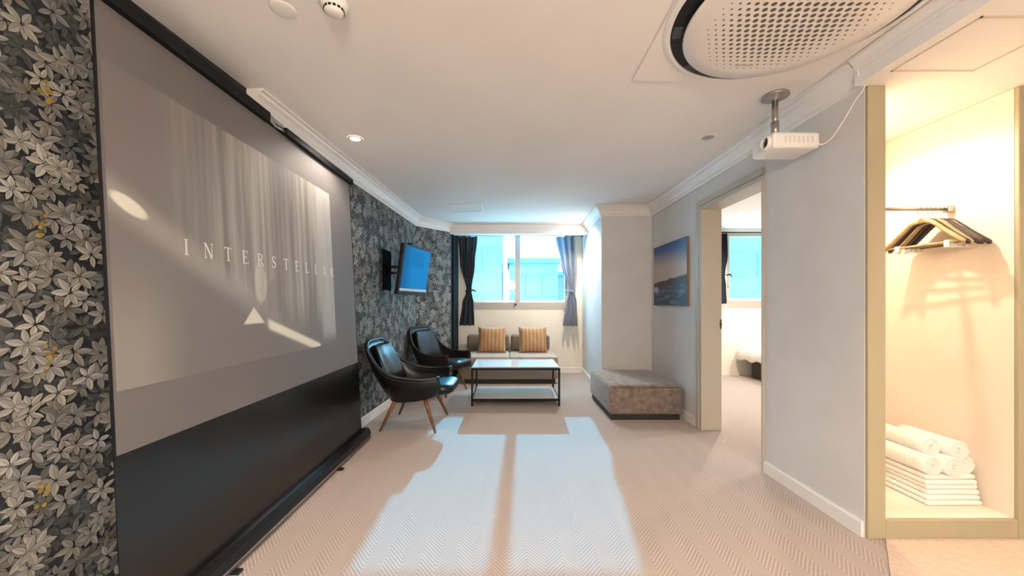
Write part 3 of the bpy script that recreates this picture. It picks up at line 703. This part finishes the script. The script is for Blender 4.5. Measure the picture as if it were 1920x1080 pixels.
def pillow(label, loc, rz, lean):
    def side(sgn):
        def fn(u, v):
            a, b = 2*u-1, 2*v-1
            th = 0.078*(max(0, 1-abs(a)**2.6)**0.55)*(max(0, 1-abs(b)**2.6)**0.55)
            pin = 1-0.07*(1-abs(b)**2)*abs(a)**3; pin2 = 1-0.07*(1-abs(a)**2)*abs(b)**3
            return Vector((a*0.235*pin, sgn*th+0.004*math.sin(a*7+b*5)*(1-abs(a))*(1-abs(b)), b*0.215*pin2))
        return fn
    mb = MB().grid(24, 24, side(-1)).grid(24, 24, side(1)); bmesh.ops.remove_doubles(mb.bm, verts=mb.bm.verts[:], dist=0.0008)
    o = mb.build('cushion', M_pil, smooth=True)
    o.location = loc; o.rotation_euler = (lean, 0, rz)
    return tag(o, label, 'cushion', 'striped golden cushions on the sofa')
pillow('golden brown striped cushion on the left half of the sofa', (-0.285, 6.12, 0.628), math.radians(-3), math.radians(-13))
pillow('golden brown striped cushion on the right half of the sofa', (0.385, 6.12, 0.628), math.radians(3), math.radians(-13))

# ------------------------------------------------------------------ coffee table
ct = thing('coffee_table', 'black metal coffee table with pale glass top in front of the sofa', 'coffee table', (0.075, 4.76, 0))
hx, hy = 0.53, 0.32
MB().box((-hx+0.01, -hy+0.01, 0.455), (hx-0.01, hy-0.01, 0.468), 0.003, 1).build('tabletop', M_tglass, ct)
mb = MB(); r_ = 0.0115
for z_ in (0.441, 0.075):
    for s_ in (-1, 1):
        mb.box((-hx, s_*(hy-r_)-r_, z_-r_), (hx, s_*(hy-r_)+r_, z_+r_)).box((s_*(hx-r_)-r_, -hy+2*r_, z_-r_), (s_*(hx-r_)+r_, hy-2*r_, z_+r_))
mb.build('frame', M_black, ct)
for a in (-1, 1):
    for b in (-1, 1):
        MB().box((a*(hx-r_)-r_, b*(hy-r_)-r_, 0), (a*(hx-r_)+r_, b*(hy-r_)+r_, 0.454), 0.002, 1).build('leg', M_black, ct)
MB().box((-hx+0.02, -hy+0.02, 0.087), (hx-0.02, hy-0.02, 0.095), 0.002, 1).build('lower_shelf', M_tglass, ct)

# ------------------------------------------------------------------ ottoman
ot = thing('ottoman', 'square mottled taupe ottoman against the right wall', 'ottoman', (1.43, 4.585, 0))
def osurf():
    mb = MB(); mb.box((-0.385, -0.475, 0.055), (0.385, 0.475, 0.37), 0.045, 6)
    return mb
osurf().build('upholstered_block', M_otto, ot, smooth=True, mx=Matrix.Translation((0, -0.21, 0)))
MB().box((-0.36, -0.66, 0.0), (0.36, 0.24, 0.056)).build('plinth', M_plinth, ot)
MB().tube([(-0.34, -0.686, 0.345), (0.34, -0.686, 0.345)], 0.004, 6).build('piping', mat('dark_piping', (0.14, 0.105, 0.085), 0.8), ot)

# ------------------------------------------------------------------ picture
M_pic = mat('seascape_print', (0.1, 0.1, 0.1), 0.45)
nt = M_pic.node_tree; x, y, z = coords(nt)
h = z/0.36   # -1..1
c = mixc(nt, (h+noise(nt, (1, 3, 6), 2)*0.15-y*0.12).step(0.25, 0.95), (0.50, 0.40, 0.33), (0.02, 0.085, 0.28))
c = mixc(nt, (h+y*0.1).step(0.70, 1.0)*0.6, c, (0.006, 0.03, 0.12))
c = mixc(nt, (h+y*0.18-noise(nt, (1, 7, 2), 2)*0.12).step(-0.20, -0.24), c, (0.045, 0.03, 0.028))
seac = mixc(nt, noise(nt, (1, 4, 22), 4).step(0.45, 0.68), (0.022, 0.045, 0.085), (0.13, 0.19, 0.24))
c = mixc(nt, (h+y*0.12).step(-0.36, -0.40), c, seac)
wh = (((y-0.36)*(y-0.36))*160+((z+0.17)*(z+0.17))*700).step(1.3, 0.5)
c = mixc(nt, wh*0.8, c, (0.45, 0.50, 0.55))
setbase(M_pic, c)
pc = thing('wall_picture', 'canvas seascape under an evening sky on the grey wall', 'picture', (XR-0.001, 4.29, 1.56))
MB().box((-0.030, -0.435, -0.36), (-0.026, 0.435, 0.36)).build('print', M_pic, pc)
MB().box((-0.026, -0.435, -0.36), (0.0, 0.435, 0.36)).build('canvas_edge', mat('ochre_canvas_edge', (0.24, 0.16, 0.08), 0.7), pc)

# ------------------------------------------------------------------ bedroom contents
bd = thing('bed', 'bed with white duvet seen through the doorway', 'bed', (4.70, 5.47, 0))
MB().box((-0.70, -0.75, 0.0), (0.70, 0.70, 0.27), 0.01, 1).build('bed_base', M_plinth, bd)
MB().box((-0.72, -0.77, 0.27), (0.72, 0.72, 0.50), 0.05, 4).build('mattress', M_linen, bd, smooth=True)
def duv(u, v):
    a, b = 2*u-1, 2*v-1
    f = lambda k: 1-max(0, abs(k)-0.86)/0.14
    ed = min(f(a), f(b)); zz = 0.30+0.255*(1-(1-ed)**2)**0.5 if ed < 1 else 0.555
    zz += 0.018*math.sin(a*9+b*4)*math.cos(b*11)+0.012*math.sin(b*19)
    return Vector((a*0.86+0.012*math.sin(b*23), b*0.84-0.0+0.012*math.sin(a*21), zz))
solid(MB().grid(48, 48, duv).build('duvet', M_linen, bd), 0.03, 0)
t = curtain('dark curtain beside the bedroom window', BYB-0.12, [(0, 3.56, 0.07, 0.025), (0.3, 3.56, 0.075, 0.025), (0.61, 3.55, 0.04, 0.018), (0.75, 3.55, 0.06, 0.02), (1.0, 3.55, 0.07, 0.025)], M_navy, 4, zt=2.39, zb=1.22, tie=1.69, flip=1)
t = thing('curtain_rod', 'short dark rod over the bedroom window', 'curtain rod', (4.2, BYB-0.12, 2.407))
MB().tube([(-0.78, 0, 0), (0.9, 0, 0)], 0.009, 10).box((-0.74, -0.008, -0.01), (-0.72, 0.118, 0.01)).build('rod', M_black, t)
MB().lathe([(0, -0.03), (0.022, -0.015), (0.024, 0.01), (0, 0.03)], 14, (-0.785, 0, 0), axis='X').build('finial', M_black, t)

# ------------------------------------------------------------------ closet rail, hangers, towels
HY, HZ = 2.24, 1.793
rl = thing('clothes_rail', 'metal clothes rail across the open closet', 'clothes rail', (2.3, HY, HZ))
MB().tube([(-0.334, 0, 0), (0.345, 0, 0)], 0.011, 14).build('rail', M_steel, rl)
MB().box((0.315, -0.02, -0.02), (0.349, 0.02, 0.02), 0.003, 1).build('socket', M_steel, rl)
MB().box((-0.334, -0.02, -0.02), (-0.318, 0.02, 0.02), 0.003, 1).build('socket', M_steel, rl)
def hanger(m, label):
    t = thing('coat_hanger', label, 'coat hanger', (0, 0, 0), 0, 'coat hangers on the closet rail')
    # local: hanger lies in YZ plane, hook top at z=0 (over the rail)
    hk = [(0, 0.016*math.cos(a), 0.016*math.sin(a)) for a in [math.radians(q) for q in range(-30, 200, 23)]]
    hk = [(0, 0.0, -0.072), (0, 0.0, -0.050), (0, 0.012, -0.030), (0, 0.0165, -0.01)]+[(0, 0.0155*math.cos(math.radians(q)), 0.0155*math.sin(math.radians(q))) for q in range(0, 190, 20)]
    MB().tube(hk, 0.0022, 8).build('hook', M_chrome, t)
    for s_ in (-1, 1):
        pts = catmull([(0, 0, -0.070), (0, s_*0.05, -0.082), (0, s_*0.13, -0.158), (0, s_*0.205, -0.226)], 10)
        mb = MB(); 
        rings = []
        for i, p in enumerate(pts):
            w = 0.010+0.006*(i/9); h = 0.014-0.002*(i/9)
            rings.append([mb.bm.verts.new((p.x+a*w, p.y, p.z+b*h)) for a, b in ((-.6, -1), (.6, -1), (1, -.3), (1, .5), (.5, 1), (-.5, 1), (-1, .5), (-1, -.3))])
        for a, b in zip(rings, rings[1:]):
            for k in range(8): mb.bm.faces.new((a[k], a[(k+1) % 8], b[(k+1) % 8], b[k]))
        mb.bm.faces.new(rings[0]); mb.bm.faces.new(rings[-1])
        mb.build('shoulder_arm', m, t, smooth=True)
    MB().tube([(0, -0.185, -0.216), (0, 0.185, -0.216)], 0.0065, 10).build('trouser_bar', m, t)
    for s_ in (-1, 1):
        MB().box((-0.009, s_*0.125-0.013, -0.245), (0.009, s_*0.125+0.013, -0.204), 0.003, 1).build('clip', M_clip, t)
    return t
hprotos = {}
hs = [(2.470, 0.10, M_htan, 'tan wooden hanger at the left end of the bunch on the closet rail'),
      (2.499, 0.02, M_hblack, 'dark hanger just right of the leftmost tan one on the closet rail'),
      (2.527, -0.05, M_htan, 'tan hanger third from the left in the bunch, between dark ones'),
      (2.555, 0.03, M_hblack, 'dark hanger third from the bracket end of the closet rail'),
      (2.583, -0.04, M_hblack, 'dark hanger second from the bracket end of the closet rail'),
      (2.608, 0.05, M_hblack, 'rightmost dark hanger, nearest the bracket end of the rail')]
for x_, rz_, m_, lb in hs:
    if m_.name not in hprotos: o = hprotos[m_.name] = hanger(m_, lb)
    else: o = copy_tree(hprotos[m_.name]); o['label'] = lb
    o.location = (x_, HY, HZ-0.0022); o.rotation_euler = (0, 0, rz_)

def folded_towel(label, x0, x1, y0, y1, z0, z1, jx=0):
    r_ = (z1-z0)*0.48
    t = MB()
    t.box((x0, y0, z0), (x1, y1, (z0+z1)/2-0.0006), (z1-z0)*0.22, 3).box((x0+0.004, y0+0.006, (z0+z1)/2+0.0006), (x1-0.003, y1, z1), (z1-z0)*0.22, 3)
    o = t.build('folded_towel', M_towel, smooth=True)
    return tag(o, label, 'towel', 'folded towels stacked in the closet')
zz = 0.1005
TXT = ['bottom folded white towel of the closet stack', 'middle folded white towel of the closet stack', 'topmost folded white towel, under the rolled ones']
for i in range(3):
    folded_towel(TXT[i], 2.325+0.010*(i % 2)+0.004*i, 2.635-0.012*(i == 2)-0.022*(i == 3), 2.075+0.006*(i % 2)+0.006*i, 2.44, zz, zz+0.054); zz += 0.0545
def towel_roll(label, loc, L, R, rz=0):
    t = thing('rolled_towel', label, 'towel', loc, rz, 'rolled towels on the folded stack')
    # spiral cross-section along local y
    n = 110; turns = 4.2; mb = MB()
    sp = [(R*0.12+R*0.88*k/n) for k in range(n+1)]
    def fn(u, v):
        a = 2*PI*turns*u; rr = R*(0.14+0.86*u)-0.0008
        sh = 0.006*math.sin(7*u+1)
        return Vector((rr*math.cos(a-PI/2+0.3), (v-0.5)*(L-0.012*u*0), rr*math.sin(a-PI/2+0.3)))
    o = mb.grid(n, 6, fn).build('roll', M_towel, t, recalc=False); solid(o, R*0.17, -1)
    return t
R0 = 0.0505; zb_ = zz+R0*1.02
rolls = [((2.378, 2.25, zb_), .31, 'rolled white towel at the left of the lower row'), ((2.480, 2.235, zb_), .31, 'rolled white towel in the middle of the lower row'), ((2.582, 2.27, zb_), .31, 'rolled white towel at the right of the lower row, touching the wall side'),
         ((2.430, 2.30, zb_+0.086), .30, 'rolled white towel at the left on top of the pile'), ((2.532, 2.25, zb_+0.086), .30, 'rolled white towel at the right on top of the pile')]
for loc, L, lb in rolls: towel_roll(lb, loc, L, R0)

# ------------------------------------------------------------------ projector, its pole and cable
pm = thing('projector_mount', 'grey ceiling pole and round plate carrying the projector', 'projector mount', (1.615, 2.27, ZC))
MB().lathe([(0, -0.001), (0.074, -0.001), (0.076, -0.008), (0.07, -0.014), (0.02, -0.018), (0.02, -0.03), (0, -0.03)], 36).build('ceiling_plate', M_steel, pm)
MB().tube([(0, 0, -0.02), (0, 0, -0.245)], 0.017, 16).tube([(0, 0, -0.16), (0, 0, -0.25)], 0.021, 16).build('pole', M_steel, pm)
MB().box((-0.05, -0.06, -0.258), (0.05, 0.06, -0.248), 0.002, 1).build('cradle_plate', M_wplast, pm)
pj = thing('projector', 'small white projector hanging from its ceiling pole', 'projector', (1.66, 2.27, 2.135))
MB().box((-0.125, -0.10, 0.0), (0.15, 0.10, 0.092), 0.018, 4).build('body', M_wplast, pj, smooth=True)
MB().lathe([(0.040, 0.0), (0.040, -0.02), (0.033, -0.024), (0.030, -0.012), (0.028, -0.006)], 28, (-0.12, -0.045, 0.046), axis='X').build('lens_ring', M_wplast, pj)
MB().lathe([(0, -0.013), (0.012, -0.011), (0.029, -0.004), (0.029, 0.004)], 24, (-0.125, -0.045, 0.046), axis='X').build('lens', mat('lens_glass', (0.01, 0.01, 0.015), 0.05), pj)
mb = MB()
for k in range(7): mb.box((-0.06+0.026*k, -0.1012, 0.028), (-0.048+0.026*k, -0.0995, 0.066))
mb.build('vent_slots', mat('grey_slot', (0.68, 0.67, 0.65), 0.6), pj)
cb = MB().tube(catmull([(1.79, 2.19, 2.185), (1.815, 2.17, 2.15), (1.838, 2.13, 2.17), (1.846, 2.06, 2.24), (1.85, 2.0, 2.31), (1.848, 1.94, 2.36), (1.80, 1.925, 2.40), (1.79, 1.92, 2.485)], 40), 0.0035, 8).build('projector_cable', M_wplast, smooth=True)
tag(cb, 'thin white cable drooping from the projector to the closet post', 'cable')

# ------------------------------------------------------------------ round ceiling air conditioner
AX, AY = 1.215, 1.585
ac = thing('air_conditioner', 'round white ceiling air conditioner with perforated face', 'air conditioner', (AX, AY, ZC))
MB().box((-0.525, -0.525, -0.009), (0.525, 0.525, -0.0015), 0.004, 1).build('square_panel', M_ceil, ac)
MB().lathe([(0.520, -0.0125), (0.51, -0.018), (0.492, -0.020), (0.488, -0.013), (0.520, -0.0125)], 96).build('outer_ring', M_wplast, ac)
MB().lathe([(0.488, -0.0130), (0.482, -0.0135), (0.40, -0.0135), (0.36, -0.0130)], 96).build('air_gap', mat('black_gap', (0.008, 0.008, 0.009), 0.3), ac)
M_ac = mat('perforated_white', (0.80, 0.77, 0.73), 0.4)
nt = M_ac.node_tree; x, y, z = coords(nt)
rr = (x*x+y*y).sqrt()
s_ = 0.034; h_ = s_*1.7320508
def lat(ox, oy):
    a = ((x/s_+ox).frac()-0.5)*s_; b = ((y/h_+oy).frac()-0.5)*h_
    return (a*a+b*b).sqrt()
dmin = lat(0, 0).mn(lat(0.5, 0.5))
rad_ = (rr.step(0.40, 0.16))*0.0088+0.0018
hole = (dmin-rad_).step(0.001, -0.001)*rr.step(0.355, 0.345)
c = mixc(nt, hole, (0.80, 0.77, 0.73), (0.10, 0.085, 0.07)); setbase(M_ac, c)
MB().lathe([(0.40, -0.0137), (0.425, -0.030), (0.436, -0.042), (0.430, -0.050), (0.36, -0.058), (0.18, -0.062), (0, -0.063)], 96).build('face_disc', M_ac, ac)
for a0 in (118, 158, 200):
    mb = MB()
    def fn(u, v, a0=a0):
        a = math.radians(a0+10*u); r = 0.444+0.038*v
        return Vector((r*math.cos(a), r*math.sin(a), -0.0165))
    mb.grid(8, 1, fn).build('louvre_segment', mat('dark_grey_plastic', (0.06, 0.063, 0.068), 0.35), ac)
MB().box((-0.045, -0.006, -0.0652), (0.045, 0.006, -0.0600), mx=Matrix.Translation((-0.03, 0.30, 0.0045))@Matrix.Rotation(math.radians(0), 4, 'Z')).build('badge', mat('grey_badge', (0.5, 0.48, 0.45), 0.4), ac)

# ------------------------------------------------------------------ ceiling bits
def downlight(label, x, y, on=True, r=0.045, z=ZC):
    t = thing('downlight', label, 'downlight', (x, y, z), 0, 'recessed ceiling downlights')
    MB().lathe([(r*0.80, -0.004), (r*1.0, -0.007), (r*1.22, -0.005), (r*1.25, -0.0012)], 32).build('trim_ring', M_trim, t)
    MB().lathe([(r*0.82, -0.0042), (r*0.5, -0.0046), (0, -0.005)], 32).build('lens', M_lampon if on else M_lampoff, t)
    return t
downlight('lit downlight above the projection screen', -1.18, 2.86); lamp('lamp_screen', (-1.18, 2.86, ZC-0.03), 16)
downlight('lit downlight in front of the window beam', 0.93, 5.69); lamp('lamp_window', (0.93, 5.69, ZC-0.03), 60)
downlight('unlit grey downlight near the projector', 1.51, 2.84, False, 0.05)
downlight('lit downlight in the bedroom ceiling', 3.22, 5.19, True, 0.05); lamp('lamp_and_fill_bedroom', (3.22, 5.19, ZC-0.03), 95)
lamp('lamp_and_fill_bedroom', (4.4, 4.2, ZC-0.03), 90)  # added bedroom fill light without any fitting
for i, (lx, ly) in enumerate(((-0.75, -0.4), (0.9, -0.6), (-0.6, -1.7), (1.0, -1.8))):  # unseen downlights added behind the viewpoint to fill the ceiling with light
    downlight('added fill downlight behind the viewpoint', lx, ly); lamp('fill_rear', (lx, ly, ZC-0.03), 55, 0.08)
downlight('added fill downlight over the entry behind the viewpoint', 2.75, 0.6, z=ZS); lamp('fill_entry', (2.75, 0.6, ZS-0.03), 26, 0.06, (1.0, 0.82, 0.62))  # unseen entry downlight, added as warm fill
lamp('lamp_closet', (2.07, 2.30, ZS-0.03), 25, 0.022, (1.0, 0.82, 0.60), 165)
for (gx, gy) in ((0.1, -1.1),):  # unseen globe added to light ceiling and walls evenly
    gl = thing('fill_globe', 'added glowing fill globe behind the viewpoint', 'added fill light', (gx, gy, ZC))
    MB().lathe([(0, -0.001), (0.06, -0.001), (0.06, -0.02), (0, -0.025)], 24).tube([(0, 0, -0.02), (0, 0, -0.42)], 0.006, 8).build('cord', M_trim, gl)
    MB().lathe([(0.15*math.sin(PI*k/16), -0.57+0.15*math.cos(PI*k/16)) for k in range(17)], 32).build('globe', mat('fill_globe_glow', (0.9, 0.9, 0.88), 0.4, emit=(1.0, 0.85, 0.70), estr=75), gl)
cl = thing('closet_lamp', 'small lamp in the closet ceiling', 'lamp', (2.07, 2.30, ZS))
MB().lathe([(0.03, -0.004), (0.038, -0.008), (0.045, -0.001)], 24).build('trim_ring', M_trim, cl)
MB().lathe([(0.031, -0.0045), (0, -0.006)], 24).build('lens', M_bulb, cl)

sd = thing('smoke_detector', 'white round smoke detector at the top of the ceiling', 'smoke detector', (-0.735, 1.565, ZC))
MB().lathe([(0, -0.001), (0.056, -0.001), (0.058, -0.012), (0.050, -0.018)], 40).build('base', M_wplast, sd)
MB().lathe([(0.050, -0.018), (0.047, -0.026), (0.040, -0.030), (0.038, -0.042), (0.022, -0.050), (0, -0.051)], 40).build('dome', M_wplast, sd)
mb = MB()
for k in range(14):
    a = 2*PI*k/14
    mb.box((-0.006, -0.0015, -0.040), (0.006, 0.0015, -0.031), mx=Matrix.Rotation(a, 4, 'Z')@Matrix.Translation((0, -0.0395, 0)))
mb.build('vent_slots', M_blackp, sd)
cv = thing('ceiling_cover', 'flat white disc on the ceiling left of the smoke detector', 'ceiling cover', (-0.97, 1.60, ZC))
MB().lathe([(0, -0.007), (0.04, -0.006), (0.050, -0.004), (0.052, -0.001)], 40).build('disc', M_wplast, cv)
vt = thing('ceiling_vent', 'faint rectangular vent in the ceiling before the window', 'ceiling vent', (-0.57, 4.94, ZC))
mb = MB()
for lo, hi in (((-0.215, -0.20), (0.215, -0.185)), ((-0.215, 0.185), (0.215, 0.20)), ((-0.215, -0.185), (-0.20, 0.185)), ((0.20, -0.185), (0.215, 0.185))):
    mb.box((lo[0], lo[1], -0.010), (hi[0], hi[1], -0.001))
mb.build('vent_frame', M_trim, vt)
MB().box((-0.2, -0.185, -0.005), (0.2, 0.185, -0.001)).build('vent_panel', M_ceil, vt)
